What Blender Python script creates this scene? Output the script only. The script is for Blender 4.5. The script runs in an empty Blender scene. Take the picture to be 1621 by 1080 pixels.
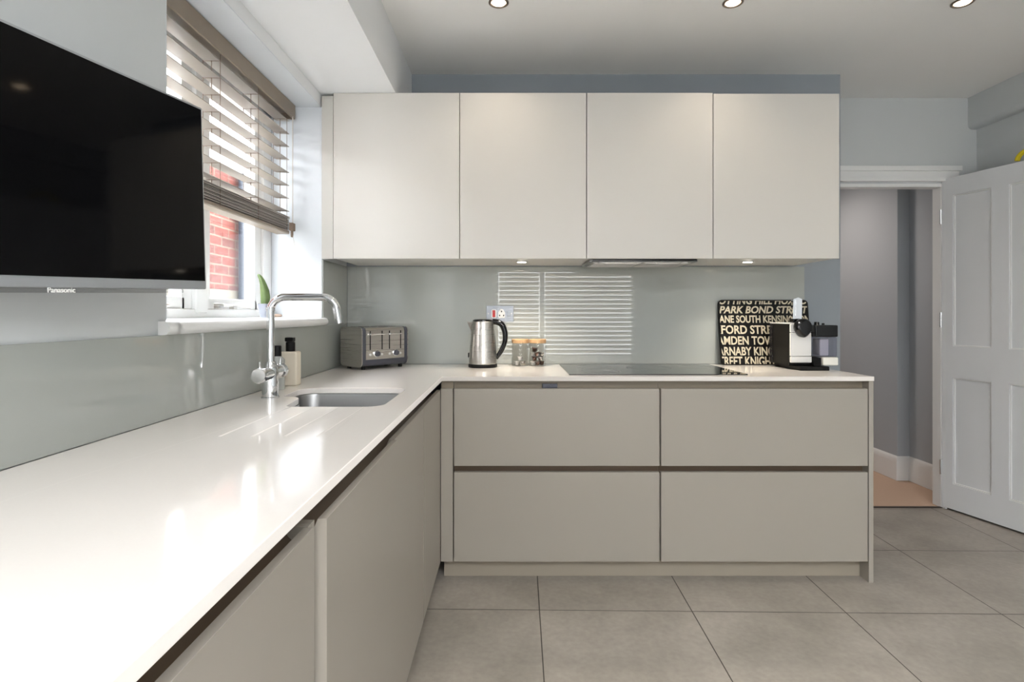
import bpy, bmesh, math, random
from mathutils import Vector, Matrix
random.seed(4)
S = bpy.context.scene
COL = S.collection
PI = math.pi

# ------------------------------------------------------------ camera
F = 904.0; H = 1.187
cam_d = bpy.data.cameras.new('camera')
cam_d.sensor_width = 36; cam_d.lens = F / 1621 * 36
cam_d.shift_x = 2.5 / 1621; cam_d.shift_y = -43 / 1621
cam_d.clip_start = 0.02
cam = bpy.data.objects.new('camera', cam_d); COL.objects.link(cam)
cam.location = (0, 0, H); cam.rotation_euler = (PI / 2, 0, 0)
S.camera = cam
# ------------------------------------------------------------ colour management
S.view_settings.view_transform = 'Standard'
S.view_settings.look = 'None'
S.view_settings.gamma = 1
S.view_settings.use_curve_mapping = False
S.view_settings.exposure = 0.92
# ------------------------------------------------------------ sky
SKY, GLOW = 8.7, 11.5          # dull overcast, with a bright hazy patch of sky over the window side
w = bpy.data.worlds.new('overcast_sky'); S.world = w; w.use_nodes = True
_n = w.node_tree.nodes; _l = w.node_tree.links
bg = _n['Background']; bg.inputs[0].default_value = (0.94, 0.96, 1.0, 1)
_g = _n.new('ShaderNodeTexCoord'); _d = _n.new('ShaderNodeVectorMath'); _d.operation = 'DOT_PRODUCT'
_v = Vector((-.75, -.10, .65)).normalized(); _d.inputs[1].default_value = _v
_p = _n.new('ShaderNodeMath'); _p.operation = 'MAXIMUM'; _p.inputs[1].default_value = 0
_q = _n.new('ShaderNodeMath'); _q.operation = 'POWER'; _q.inputs[1].default_value = 2.0
_r = _n.new('ShaderNodeMath'); _r.operation = 'MULTIPLY_ADD'; _r.inputs[1].default_value = GLOW; _r.inputs[2].default_value = SKY
_l.new(_g.outputs['Generated'], _d.inputs[0]); _l.new(_d.outputs['Value'], _p.inputs[0]); _l.new(_p.outputs[0], _q.inputs[0])
_l.new(_q.outputs[0], _r.inputs[0]); _l.new(_r.outputs[0], bg.inputs[1])

def portal(loc, rot, sx, sy):
    d = bpy.data.lights.new('window_portal', 'AREA'); d.shape = 'RECTANGLE'
    d.size = sx; d.size_y = sy; d.cycles.is_portal = True
    o = bpy.data.objects.new('window_portal', d); COL.objects.link(o)
    o.location = loc; o.rotation_euler = rot
# portals only guide the sampling of the sky through the openings
portal((-1.27, 2.12, 1.67), (0, -PI / 2, 0), 1.0, 1.2)          # kitchen window
portal((0.9, -3.33, 1.3), (PI / 2, 0, 0), 2.35, 1.85)             # rear window
portal((.7, -1.45, 2.88), (0, 0, 0), 2.2, 1.9)             # added rooflight

# ------------------------------------------------------------ helpers
def lin(c):
    return tuple(((v / 255) / 12.92 if v / 255 <= .04045 else ((v / 255 + .055) / 1.055) ** 2.4) for v in c)

def mat(name, rgb, rough=.5, metal=0, spec=.5, coat=0, coat_r=.03, trans=0, emit=0, noise=None, bump=0, bscale=200):
    m = bpy.data.materials.new(name); m.use_nodes = True
    nt = m.node_tree; b = nt.nodes['Principled BSDF']
    c = lin(rgb)
    b.inputs['Base Color'].default_value = (*c, 1)
    b.inputs['Roughness'].default_value = rough
    b.inputs['Metallic'].default_value = metal
    b.inputs['Specular IOR Level'].default_value = spec
    b.inputs['Coat Weight'].default_value = coat
    b.inputs['Coat Roughness'].default_value = coat_r
    b.inputs['Transmission Weight'].default_value = trans
    if emit:
        b.inputs['Emission Color'].default_value = (*c, 1)
        b.inputs['Emission Strength'].default_value = emit
    if noise:   # (scale, amount) subtle mottling
        tc = nt.nodes.new('ShaderNodeTexCoord'); n = nt.nodes.new('ShaderNodeTexNoise')
        n.inputs['Scale'].default_value = noise[0]; n.inputs['Detail'].default_value = 6
        mx = nt.nodes.new('ShaderNodeMix'); mx.data_type = 'RGBA'
        a = noise[1]
        mx.inputs[6].default_value = (*[v * (1 - a) for v in c], 1)
        mx.inputs[7].default_value = (*[min(1, v * (1 + a)) for v in c], 1)
        nt.links.new(tc.outputs['Object'], n.inputs['Vector'])
        nt.links.new(n.outputs['Fac'], mx.inputs[0]); nt.links.new(mx.outputs[2], b.inputs['Base Color'])
    if bump:
        tc = nt.nodes.new('ShaderNodeTexCoord'); n = nt.nodes.new('ShaderNodeTexNoise')
        n.inputs['Scale'].default_value = bscale; n.inputs['Detail'].default_value = 4
        bp = nt.nodes.new('ShaderNodeBump'); bp.inputs['Strength'].default_value = bump
        bp.inputs['Distance'].default_value = .002
        nt.links.new(tc.outputs['Object'], n.inputs['Vector'])
        nt.links.new(n.outputs['Fac'], bp.inputs['Height']); nt.links.new(bp.outputs[0], b.inputs['Normal'])
    return m

def brushed(name, rgb, rough, sc=(2, 2, 300), amt=.12):
    m = mat(name, rgb, rough, metal=1)
    nt = m.node_tree; b = nt.nodes['Principled BSDF']
    tc = nt.nodes.new('ShaderNodeTexCoord'); mp = nt.nodes.new('ShaderNodeMapping')
    mp.inputs['Scale'].default_value = sc
    n = nt.nodes.new('ShaderNodeTexNoise'); n.inputs['Scale'].default_value = 1; n.inputs['Detail'].default_value = 3
    mr = nt.nodes.new('ShaderNodeMapRange'); mr.inputs[3].default_value = rough - amt; mr.inputs[4].default_value = rough + amt
    nt.links.new(tc.outputs['Object'], mp.inputs[0]); nt.links.new(mp.outputs[0], n.inputs['Vector'])
    nt.links.new(n.outputs['Fac'], mr.inputs[0]); nt.links.new(mr.outputs[0], b.inputs['Roughness'])
    return m

def clear(name, tint=(1, 1, 1), rough=0.0, refl=1.0):
    m = bpy.data.materials.new(name); m.use_nodes = True
    nt = m.node_tree; nt.nodes.clear()
    out = nt.nodes.new('ShaderNodeOutputMaterial'); t = nt.nodes.new('ShaderNodeBsdfTransparent')
    g = nt.nodes.new('ShaderNodeBsdfGlossy'); f = nt.nodes.new('ShaderNodeFresnel'); mx = nt.nodes.new('ShaderNodeMixShader')
    t.inputs[0].default_value = (*tint, 1); g.inputs['Roughness'].default_value = rough
    ge = nt.nodes.new('ShaderNodeNewGeometry'); mr = nt.nodes.new('ShaderNodeMapRange')   # same reflectance on both faces of the sheet
    mr.inputs[3].default_value = 1.32; mr.inputs[4].default_value = 1 / 1.32
    nt.links.new(ge.outputs['Backfacing'], mr.inputs[0]); nt.links.new(mr.outputs[0], f.inputs[0])
    nt.links.new(f.outputs[0], mx.inputs[0]); nt.links.new(t.outputs[0], mx.inputs[1]); nt.links.new(g.outputs[0], mx.inputs[2])
    nt.links.new(mx.outputs[0], out.inputs[0])
    return m

def link(name, me, m=None, parent=None):
    o = bpy.data.objects.new(name, me); COL.objects.link(o)
    if m: 
        me.materials.clear(); me.materials.append(m)
    if parent: o.parent = parent
    return o

def done(name, bm, m, parent=None, smooth=None, flat=False):
    bmesh.ops.recalc_face_normals(bm, faces=bm.faces)
    me = bpy.data.meshes.new(name); bm.to_mesh(me); bm.free()
    if not flat:
        for p in me.polygons: p.use_smooth = True
        me.set_sharp_from_angle(angle=math.radians(smooth or 35))
    o = link(name, me, m, parent)
    if not flat:
        wn = o.modifiers.new('even_shading', 'WEIGHTED_NORMAL'); wn.keep_sharp = True
    return o

def tag(o, label, cat, group=None, kind=None):
    o['label'] = label; o['category'] = cat
    if group: o['group'] = group
    if kind: o['kind'] = kind
    return o

def thing(name, label, cat, loc=(0, 0, 0), group=None, rz=0):
    o = bpy.data.objects.new(name, None); COL.objects.link(o); o.location = loc; o.rotation_euler.z = rz
    o.empty_display_size = .1
    return tag(o, label, cat, group)

def structure(name, bm, m, parent=None, **k):
    o = done(name, bm, m, parent, **k)
    if not parent: o['kind'] = 'structure'
    return o

def bx(bm, x0, x1, y0, y1, z0, z1, bev=0, seg=2, M=None):
    r = bmesh.ops.create_cube(bm, size=1)
    vs = r['verts']
    for v in vs:
        v.co = Vector(((x0 + x1) / 2 + v.co.x * (x1 - x0), (y0 + y1) / 2 + v.co.y * (y1 - y0), (z0 + z1) / 2 + v.co.z * (z1 - z0)))
    if bev:
        es = list({e for v in vs for e in v.link_edges})
        r2 = bmesh.ops.bevel(bm, geom=es, offset=bev, segments=seg, affect='EDGES', profile=.5)
        vs = list({v for f in r2['faces'] for v in f.verts} | {v for v in vs if v.is_valid})
    if M is not None:
        for v in vs: v.co = M @ v.co
    return vs

def box(name, x0, x1, y0, y1, z0, z1, m, parent=None, bev=0, **k):
    bm = bmesh.new(); bx(bm, x0, x1, y0, y1, z0, z1, bev)
    return done(name, bm, m, parent, **k)

def lathe(bm, prof, seg=40, M=None, cap=True):
    rings = []
    for r, z in prof:
        ring = []
        for i in range(seg):
            a = 2 * PI * i / seg
            v = bm.verts.new((r * math.cos(a), r * math.sin(a), z)); ring.append(v)
        rings.append(ring)
    for a, b in zip(rings, rings[1:]):
        for i in range(seg):
            j = (i + 1) % seg
            bm.faces.new((a[i], a[j], b[j], b[i]))
    if cap:
        bm.faces.new(list(reversed(rings[0]))); bm.faces.new(rings[-1])
    if M is not None:
        for ring in rings:
            for v in ring: v.co = M @ v.co
    return rings

def T(x, y, z): return Matrix.Translation((x, y, z))
def R(a, ax): return Matrix.Rotation(a, 4, ax)

def tube(bm, pts, r, seg=14):
    pts = [Vector(p) for p in pts]
    rr = r if isinstance(r, (list, tuple)) else [r] * len(pts)
    rings = []; up = None
    for i, p in enumerate(pts):
        if i == 0: d = pts[1] - p
        elif i == len(pts) - 1: d = p - pts[i - 1]
        else: d = (pts[i + 1] - p).normalized() + (p - pts[i - 1]).normalized()
        d.normalize()
        if up is None:
            up = Vector((0, 0, 1)) if abs(d.z) < .9 else Vector((0, 1, 0))
        n = (up - d * up.dot(d)).normalized(); b = d.cross(n); up = n
        rings.append([bm.verts.new(p + (n * math.cos(2 * PI * k / seg) + b * math.sin(2 * PI * k / seg)) * rr[i]) for k in range(seg)])
    for a, b in zip(rings, rings[1:]):
        for i in range(seg):
            j = (i + 1) % seg
            bm.faces.new((a[i], a[j], b[j], b[i]))
    bm.faces.new(list(reversed(rings[0]))); bm.faces.new(rings[-1])

def rounded(pts, rad, seg=6):
    """round the corners of a closed polygon; rad may be a list"""
    out = []; n = len(pts)
    for i, p in enumerate(pts):
        r = rad[i] if isinstance(rad, (list, tuple)) else rad
        p = Vector(p).to_2d(); a = Vector(pts[i - 1]).to_2d(); b = Vector(pts[(i + 1) % n]).to_2d()
        u = (a - p).normalized(); v = (b - p).normalized()
        if r <= 0: out.append(p); continue
        ang = u.angle(v); t = r / math.tan(ang / 2)
        c = p + (u + v).normalized() * (r / math.sin(ang / 2))
        s = p + u * t; e = p + v * t
        a0 = math.atan2(s.y - c.y, s.x - c.x); a1 = math.atan2(e.y - c.y, e.x - c.x)
        d = a1 - a0
        while d > PI: d -= 2 * PI
        while d < -PI: d += 2 * PI
        for k in range(seg + 1):
            q = a0 + d * k / seg
            out.append(Vector((c.x + r * math.cos(q), c.y + r * math.sin(q))))
    return out

def bend(pts, rad, seg=8):
    """3-D polyline with rounded inner corners"""
    pts = [Vector(p) for p in pts]; out = [pts[0]]
    for i in range(1, len(pts) - 1):
        p = pts[i]; u = (pts[i - 1] - p).normalized(); v = (pts[i + 1] - p).normalized()
        ang = u.angle(v); t = rad / math.tan(ang / 2)
        c = p + (u + v).normalized() * (rad / math.sin(ang / 2))
        s = p + u * t - c; e = p + v * t - c
        for k in range(seg + 1):
            q = PI - ang; t_ = k / seg
            out.append(c + s * (math.sin((1 - t_) * q) / math.sin(q)) + e * (math.sin(t_ * q) / math.sin(q)))
    out.append(pts[-1])
    return out

def slab(bm, outline, z0, z1, M=None):
    a = [bm.verts.new((p[0], p[1], z0)) for p in outline]; b = [bm.verts.new((p[0], p[1], z1)) for p in outline]
    n = len(a)
    for i in range(n): bm.faces.new((a[i], a[(i + 1) % n], b[(i + 1) % n], b[i]))
    bm.faces.new(list(reversed(a))); bm.faces.new(b)
    if M is not None:
        for v in a + b: v.co = M @ v.co
    return a, b

def curve_mesh(outer, holes, half, bevel=0):
    cu = bpy.data.curves.new('c', 'CURVE'); cu.dimensions = '2D'; cu.fill_mode = 'BOTH'
    cu.extrude = half; cu.bevel_depth = bevel; cu.bevel_resolution = 2; cu.offset = -bevel
    for pl in [outer] + holes:
        sp = cu.splines.new('POLY'); sp.points.add(len(pl) - 1); sp.use_cyclic_u = True
        for q, p in zip(sp.points, pl): q.co = (p[0], p[1], 0, 1)
    o = bpy.data.objects.new('c', cu); COL.objects.link(o)
    dg = bpy.context.evaluated_depsgraph_get(); dg.update()
    me = bpy.data.meshes.new_from_object(o.evaluated_get(dg))
    bpy.data.objects.remove(o); bpy.data.curves.remove(cu)
    return me

def text_bm(bm, body, size, M, extrude=.0005, bold=0, shear=0, sx=1, align='CENTER'):
    cu = bpy.data.curves.new('t', 'FONT'); cu.body = body; cu.size = size; cu.extrude = extrude
    cu.offset = bold; cu.shear = shear; cu.align_x = align; cu.align_y = 'BOTTOM_BASELINE'; cu.resolution_u = 3
    o = bpy.data.objects.new('t', cu); COL.objects.link(o)
    dg = bpy.context.evaluated_depsgraph_get(); dg.update()
    me = bpy.data.meshes.new_from_object(o.evaluated_get(dg))
    bpy.data.objects.remove(o); bpy.data.curves.remove(cu)
    me.transform(M @ Matrix.Diagonal((sx, 1, 1, 1))); bm.from_mesh(me); bpy.data.meshes.remove(me)

def copy_tree(o, parent=None):
    c = o.copy(); COL.objects.link(c)
    if parent: c.parent = parent
    for ch in list(o.children): copy_tree(ch, c)
    return c

# ------------------------------------------------------------ materials
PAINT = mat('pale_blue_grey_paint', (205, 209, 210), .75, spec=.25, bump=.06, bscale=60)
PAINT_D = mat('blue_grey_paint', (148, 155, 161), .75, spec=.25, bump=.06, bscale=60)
HALLP = mat('hall_paint', (178, 184, 190), .75, spec=.25)
WHITE = mat('white_plaster', (232, 234, 235), .7, spec=.25, bump=.05, bscale=50)
CEIL = mat('ceiling_paint', (243, 243, 241), .8, spec=.2, bump=.05, bscale=40)
GLOSSW = mat('white_gloss_wood', (236, 237, 236), .3)
DOORW = mat('white_door_paint', (228, 230, 232), .38, bump=.05, bscale=90)
CREAM = mat('cream_satin_lacquer', (207, 204, 198), .34, spec=.45)
CREAM_SHADE = mat('cream_lacquer_shaded', (160, 154, 144), .32, spec=.45)  # cabinet cream darkened, so the dimmer light on base units is in the colour
CHAN = mat('handle_channel_taupe', (140, 129, 112), .4)
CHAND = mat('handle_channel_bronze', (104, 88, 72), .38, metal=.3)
QUARTZ = mat('white_quartz', (236, 231, 225), .09, spec=.5, noise=(260, .018))
SPLASH = mat('grey_back_painted_glass', (167, 171, 166), .5, spec=0, coat=1, coat_r=.008)
STEEL = brushed('brushed_steel', (196, 192, 186), .3)
SINKS = mat('sink_steel', (150, 150, 150), .33, metal=1, bump=.15, bscale=500)
CHROME = mat('chrome', (225, 226, 228), .06, metal=1)
BLACK = mat('black_gloss_plastic', (7, 7, 8), .12, spec=.4)
BLACKM = mat('black_matt_plastic', (9, 9, 10), .4, spec=.25)
HOBG = mat('black_ceramic_glass', (34, 37, 37), .05, spec=.6)
SCREEN = mat('tv_screen_glass', (4, 4, 5), .06, spec=.16)
TVS = mat('tv_silver_trim', (176, 180, 184), .35, metal=.6)
DGREY = mat('toaster_grey_enamel', (72, 74, 84), .35)
PLSHADE = mat('plinth_shade_dark', (66, 60, 54), .5)  # dark tone puts the shade below the doors into the board's colour
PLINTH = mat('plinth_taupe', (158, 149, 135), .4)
SLAT = mat('taupe_blind_slat', (166, 160, 152), .45)
VAL = mat('taupe_blind_valance', (140, 127, 112), .45, noise=(30, .06))
CORD = mat('taupe_cord', (128, 110, 96), .8)
GLASS = clear('clear_glass')
SMOKE = clear('smoky_clear_plastic', (.80, .79, .84), .02)
WOOD = mat('pale_bamboo', (206, 166, 122), .5, noise=(40, .12))
REDM = mat('red_switch', (190, 28, 30), .25)
WPLAST = mat('white_plastic', (238, 238, 236), .3)
SATST = mat('satin_switch_plate', (160, 165, 173), .35, metal=.5)
YEL = mat('yellow_fabric', (222, 200, 28), .6)
CARPET = mat('hall_carpet', (196, 168, 146), .95, noise=(300, .12), bump=.4, bscale=400)
LAMP = mat('lamp_face', (255, 226, 190), .4, emit=9)
LAMPU = mat('under_lamp_face', (255, 240, 220), .4, emit=6)
RINGB = mat('brushed_bronze_ring', (150, 138, 128), .3, metal=1)

def tile_mat():
    m = bpy.data.materials.new('grey_stone_tile'); m.use_nodes = True; nt = m.node_tree; N = nt.nodes; L = nt.links
    b = N['Principled BSDF']
    tc = N.new('ShaderNodeTexCoord'); mp = N.new('ShaderNodeMapping')
    mp.inputs['Location'].default_value = (0, 0, 0); mp.inputs['Rotation'].default_value = (0, 0, math.radians(1.0))
    br = N.new('ShaderNodeTexBrick'); br.offset = 0; br.inputs['Scale'].default_value = 1
    br.inputs['Brick Width'].default_value = .608; br.inputs['Row Height'].default_value = .608
    br.inputs['Mortar Size'].default_value = .0022; br.inputs['Mortar Smooth'].default_value = .1
    br.inputs['Color1'].default_value = (1, 1, 1, 1); br.inputs['Color2'].default_value = (.92, .92, .92, 1)
    br.inputs['Mortar'].default_value = (.16, .15, .14, 1)
    n1 = N.new('ShaderNodeTexNoise'); n1.inputs['Scale'].default_value = 2.3; n1.inputs['Detail'].default_value = 9; n1.inputs['Roughness'].default_value = .62
    n2 = N.new('ShaderNodeTexNoise'); n2.inputs['Scale'].default_value = 45; n2.inputs['Detail'].default_value = 5
    cr = N.new('ShaderNodeValToRGB')
    cr.color_ramp.elements[0].position = .3; cr.color_ramp.elements[0].color = (*lin((138, 132, 123)), 1)
    cr.color_ramp.elements[1].position = .7; cr.color_ramp.elements[1].color = (*lin((172, 165, 155)), 1)
    mx = N.new('ShaderNodeMix'); mx.data_type = 'RGBA'; mx.blend_type = 'MULTIPLY'; mx.inputs[0].default_value = 1
    mx2 = N.new('ShaderNodeMix'); mx2.data_type = 'RGBA'; mx2.blend_type = 'OVERLAY'; mx2.inputs[0].default_value = .18
    L.new(tc.outputs['Object'], mp.inputs[0]); L.new(mp.outputs[0], br.inputs['Vector'])
    L.new(tc.outputs['Object'], n1.inputs['Vector']); L.new(tc.outputs['Object'], n2.inputs['Vector'])
    L.new(n1.outputs['Fac'], cr.inputs[0]); L.new(cr.outputs[0], mx2.inputs[6]); L.new(n2.outputs['Fac'], mx2.inputs[7])
    L.new(mx2.outputs[2], mx.inputs[6]); L.new(br.outputs['Color'], mx.inputs[7]); L.new(mx.outputs[2], b.inputs['Base Color'])
    b.inputs['Roughness'].default_value = .42; b.inputs['Specular IOR Level'].default_value = .4
    bp = N.new('ShaderNodeBump'); bp.inputs['Strength'].default_value = .6; bp.inputs['Distance'].default_value = .002
    inv = N.new('ShaderNodeMath'); inv.operation = 'SUBTRACT'; inv.inputs[0].default_value = 1
    L.new(br.outputs['Fac'], inv.inputs[1]); L.new(inv.outputs[0], bp.inputs['Height']); L.new(bp.outputs[0], b.inputs['Normal'])
    return m

def brick_mat():
    m = bpy.data.materials.new('red_brick'); m.use_nodes = True; nt = m.node_tree; N = nt.nodes; L = nt.links
    b = N['Principled BSDF']; b.inputs['Roughness'].default_value = .9
    tc = N.new('ShaderNodeTexCoord'); sp = N.new('ShaderNodeSeparateXYZ'); cb = N.new('ShaderNodeCombineXYZ'); ad = N.new('ShaderNodeMath')
    L.new(tc.outputs['Object'], sp.inputs[0]); L.new(sp.outputs[0], ad.inputs[0]); L.new(sp.outputs[1], ad.inputs[1])
    L.new(ad.outputs[0], cb.inputs[0]); L.new(sp.outputs[2], cb.inputs[1])
    br = N.new('ShaderNodeTexBrick'); br.inputs['Scale'].default_value = 1; br.inputs['Brick Width'].default_value = .225
    br.inputs['Row Height'].default_value = .075; br.inputs['Mortar Size'].default_value = .007
    br.inputs['Color1'].default_value = (*lin((82, 30, 18)), 1); br.inputs['Color2'].default_value = (*lin((62, 23, 14)), 1)
    br.inputs['Mortar'].default_value = (*lin((80, 68, 56)), 1); br.inputs['Bias'].default_value = -.1
    L.new(cb.outputs[0], br.inputs['Vector'])
    n = N.new('ShaderNodeTexNoise'); n.inputs['Scale'].default_value = 14; L.new(tc.outputs['Object'], n.inputs['Vector'])
    mx = N.new('ShaderNodeMix'); mx.data_type = 'RGBA'; mx.blend_type = 'OVERLAY'; mx.inputs[0].default_value = .35
    L.new(br.outputs['Color'], mx.inputs[6]); L.new(n.outputs['Fac'], mx.inputs[7]); L.new(mx.outputs[2], b.inputs['Base Color'])
    return m
TILE = tile_mat(); BRICK = brick_mat()

# ------------------------------------------------------------ room shell
XL = -.905; YB = 3.155; YD = 3.50; XR = 2.857; ZC = 2.51; YR = -3.2
bm = bmesh.new(); bx(bm, XL - .05 - .1165, XR - .1165 + .1, YR - .3 - 2.288, YD - 2.288, -.12, 0)
fl = structure('floor', bm, TILE, flat=True); fl.location = (.1165, 2.288, 0)
bm = bmesh.new(); bx(bm, 1.5, 2.95, YD, 6.4, -.12, -.002); structure('floor_hall', bm, CARPET, flat=True)
box('threshold_strip', 1.9, 2.64, YD - .012, YD + .012, -.001, .004, mat('dark_threshold', (60, 52, 46), .5))['kind'] = 'structure'
bpy.data.objects['threshold_strip'].name = 'trim_4'
SX0, SX1, SY0, SY1 = -.4, 1.8, -2.4, -.5       # opening for an added rooflight, unseen behind the camera
bm = bmesh.new(); bx(bm, XL - .35, XR + .2, SY1, YD + .07, ZC, ZC + .3); bx(bm, XL - .35, XR + .2, YR - .2, SY0, ZC, ZC + .3)
bx(bm, XL - .35, SX0, SY0, SY1, ZC, ZC + .3); bx(bm, SX1, XR + .2, SY0, SY1, ZC, ZC + .3); structure('ceiling', bm, CEIL, flat=True)
bm = bmesh.new(); bx(bm, 1.4, 3.1, YD + .07, 6.4, 2.45, ZC + .3); structure('ceiling_hall', bm, CEIL, flat=True)
# left wall with window opening Y 1.50-2.74, z 1.13-2.18
WY0, WY1, WZ0, WZ1 = 1.50, 2.74, 1.14, 2.18
bm = bmesh.new()
bx(bm, XL - .33, XL, YR - .2, WY0, 0, ZC); bx(bm, XL - .33, XL, WY1, YB + .1, 0, ZC)
bx(bm, XL - .33, XL, WY0, WY1, 0, WZ0)
bl = bmesh.new(); bx(bl, XL - .33, XL, WY0, WY1, WZ1, ZC); structure('wall_left_lintel', bl, WHITE, flat=True)
structure('wall_left', bm, PAINT, flat=True)
bm = bmesh.new(); bx(bm, XL - .42, XL + .1, YR - .2, YD + 3, ZC + .301, ZC + 3.2); structure('wall_sky_blocker', bm, WHITE, flat=True)  # unseen wall added overhead to keep sky light off the brick outside
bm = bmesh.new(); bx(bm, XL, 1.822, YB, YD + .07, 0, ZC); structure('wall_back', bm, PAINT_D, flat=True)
# wall with doorway
bm = bmesh.new(); bx(bm, 1.822, XR + .1, YD, YD + .07, 1.985, ZC); bx(bm, 1.822, 1.875, YD, YD + .07, 0, 1.985); bx(bm, 2.66, XR + .1, YD, YD + .07, 0, 1.985)
structure('wall_doorway', bm, PAINT, flat=True)
# right wall, garden door opening Y -2.8..-0.6
bm = bmesh.new(); bx(bm, XR, XR + .12, YR - .2, YD, 0, ZC)
structure('wall_right', bm, PAINT, flat=True)
# rear wall, window opening X -.26..2.08, z .38..2.25
bm = bmesh.new(); bx(bm, XL - .3, -.26, YR - .12, YR, 0, ZC); bx(bm, 2.08, XR + .1, YR - .12, YR, 0, ZC)
bx(bm, -.26, 2.08, YR - .12, YR, 0, .38); bx(bm, -.26, 2.08, YR - .12, YR, 2.25, ZC)
structure('wall_rear', bm, PAINT, flat=True)
# bulkhead along the left wall
bm = bmesh.new(); bx(bm, XL, -.545, YR, YB, 2.236, ZC); structure('trim_1', bm, WHITE, flat=True)
# boxed pipe run with rounded lower edge on the right wall
bm = bmesh.new()
prof = [(XR, ZC), (2.803, ZC), (2.803, 2.345)] + [(2.833 - .03 * math.cos(a), 2.345 - .03 * math.sin(a)) for a in (.3, .6, .9, 1.2, 1.5)] + [(XR, 2.315)]
a = [bm.verts.new((x, YD, z)) for x, z in prof]; b = [bm.verts.new((x, -.5, z)) for x, z in prof]
for i in range(len(a)): bm.faces.new((a[i], a[(i + 1) % len(a)], b[(i + 1) % len(a)], b[i]))
bm.faces.new(a); bm.faces.new(list(reversed(b)))
structure('trim_2', bm, PAINT, smooth=30)
# hall
bm = bmesh.new(); bx(bm, 2.85, 2.97, YD + .07, 4.08, 0, 2.45); structure('wall_hall_near', bm, HALLP, flat=True)
bm = bmesh.new(); bx(bm, 2.765, 2.97, 4.08, 6.4, 0, 2.45); structure('wall_hall_far', bm, HALLP, flat=True)
bm = bmesh.new(); bx(bm, 1.4, 2.97, 6.3, 6.4, 0, 2.45); structure('wall_hall_end', bm, HALLP, flat=True)
bm = bmesh.new(); bx(bm, 1.4, 1.6, YD + .07, 6.3, 0, 2.45); structure('wall_hall_left', bm, HALLP, flat=True)

def skirting(name, pts, h=.17):
    """pts: plan polyline on the wall face; profile projects to the left of travel"""
    bm = bmesh.new(); prof = [(0, 0), (.018, 0), (.018, h - .045), (.014, h - .035), (.014, h - .02), (.006, h - .006), (0, h)]
    P = [Vector(p) for p in pts]; rows = []
    for i, p in enumerate(P):
        ds = []
        if i: ds.append((p - P[i - 1]).normalized())
        if i < len(P) - 1: ds.append((P[i + 1] - p).normalized())
        ns = [Vector((-d.y, d.x)) for d in ds]
        n = sum(ns, Vector((0, 0))); n = n / (n.length ** 2) * len(ns) if len(ns) > 1 else n
        if len(ns) > 1: n = (ns[0] + ns[1]) / (1 + ns[0].dot(ns[1]))
        rows.append([bm.verts.new((p.x + n.x * t, p.y + n.y * t, z)) for t, z in prof])
    for a, b in zip(rows, rows[1:]):
        for i in range(len(prof) - 1): bm.faces.new((a[i], a[i + 1], b[i + 1], b[i]))
    bm.faces.new(rows[0]); bm.faces.new(list(reversed(rows[-1])))
    return structure(name, bm, GLOSSW, smooth=30)
skirting('baseboard_hall', [(2.85, YD + .08), (2.85, 4.08), (2.765, 4.08), (2.765, 6.28)])
skirting('baseboard_right', [(XR, -.5), (XR, YD - .03)], .14)

# door frame: architrave (stepped) and lining
bm = bmesh.new()
for x0, x1, z0, z1, d in ((1.80, 2.755, 2.06, 2.09, .022), (1.815, 2.74, 2.02, 2.06, .014), (1.83, 2.725, 1.995, 2.02, .028)):
    bx(bm, max(x0, 1.823), x1, YD - d, YD, z0, z1, .002)
for x0, x1, d in ((2.645, 2.66, .026), (2.66, 2.69, .012)):
    bx(bm, x0, x1, YD - d, YD, 0, 2.0, .002)
bx(bm, 1.823, 1.875, YD - .02, YD, 0, 1.99, .002)
bx(bm, 1.875, 2.66, YD, YD + .07, 1.965, 1.985, .001)
bx(bm, 2.638, 2.66, YD, YD + .07, 0, 1.965, .001); bx(bm, 1.875, 1.90, YD, YD + .07, 0, 1.965, .001)
structure('trim_3', bm, GLOSSW)

# the open door: four panels, hinged on the right jamb
def panel_door():
    root = bpy.data.objects.new('door_1', None); COL.objects.link(root); root['kind'] = 'structure'
    root.location = (2.640, YD - .004, 0); root.rotation_euler.z = math.atan2(-.968, .25)
    W, HT, TH = .74, 2.008, .036
    # in door space: +x along the leaf, visible face is at y = -TH side (towards camera-left)
    cols = [(.068, .286), (.376, .60)]; rows = [(.165, .803), (.993, 1.90)]
    bm = bmesh.new()
    y0, y1 = 0.0, TH
    xs = [.002, cols[0][0], cols[0][1], cols[1][0], cols[1][1], W]
    bx(bm, xs[0], xs[1], y0, y1, .012, HT); bx(bm, xs[2], xs[3], y0, y1, .012, HT); bx(bm, xs[4], xs[5], y0, y1, .012, HT)
    for c in cols:
        bx(bm, c[0], c[1], y0, y1, .012, rows[0][0]); bx(bm, c[0], c[1], y0, y1, rows[0][1], rows[1][0]); bx(bm, c[0], c[1], y0, y1, rows[1][1], HT)
    done('door_frame', bm, DOORW, root, flat=True)
    for c in cols:
        for r in rows:
            bm = bmesh.new(); bx(bm, c[0], c[1], y0 + .012, y1 - .012, r[0], r[1])
            p = done('door_panel', bm, DOORW, root, flat=True)
            bm = bmesh.new(); q = .008
            for yy, zz in ((y0 + .004, y0 + .012), (y1 - .012, y1 - .004)):
                bx(bm, c[0], c[0] + q, yy, zz, r[0], r[1], .002); bx(bm, c[1] - q, c[1], yy, zz, r[0], r[1], .002)
                bx(bm, c[0] + q, c[1] - q, yy, zz, r[0], r[0] + q, .002); bx(bm, c[0] + q, c[1] - q, yy, zz, r[1] - q, r[1], .002)
            done('panel_bead', bm, GLOSSW, p)
    for z in (.25, 1.78, 1.15):
        bm = bmesh.new(); lathe(bm, [(.006, z - .045), (.006, z + .045)], 12, T(-.003, -.003, 0)); done('hinge', bm, CHROME, root)
    return root
panel_door()

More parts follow.
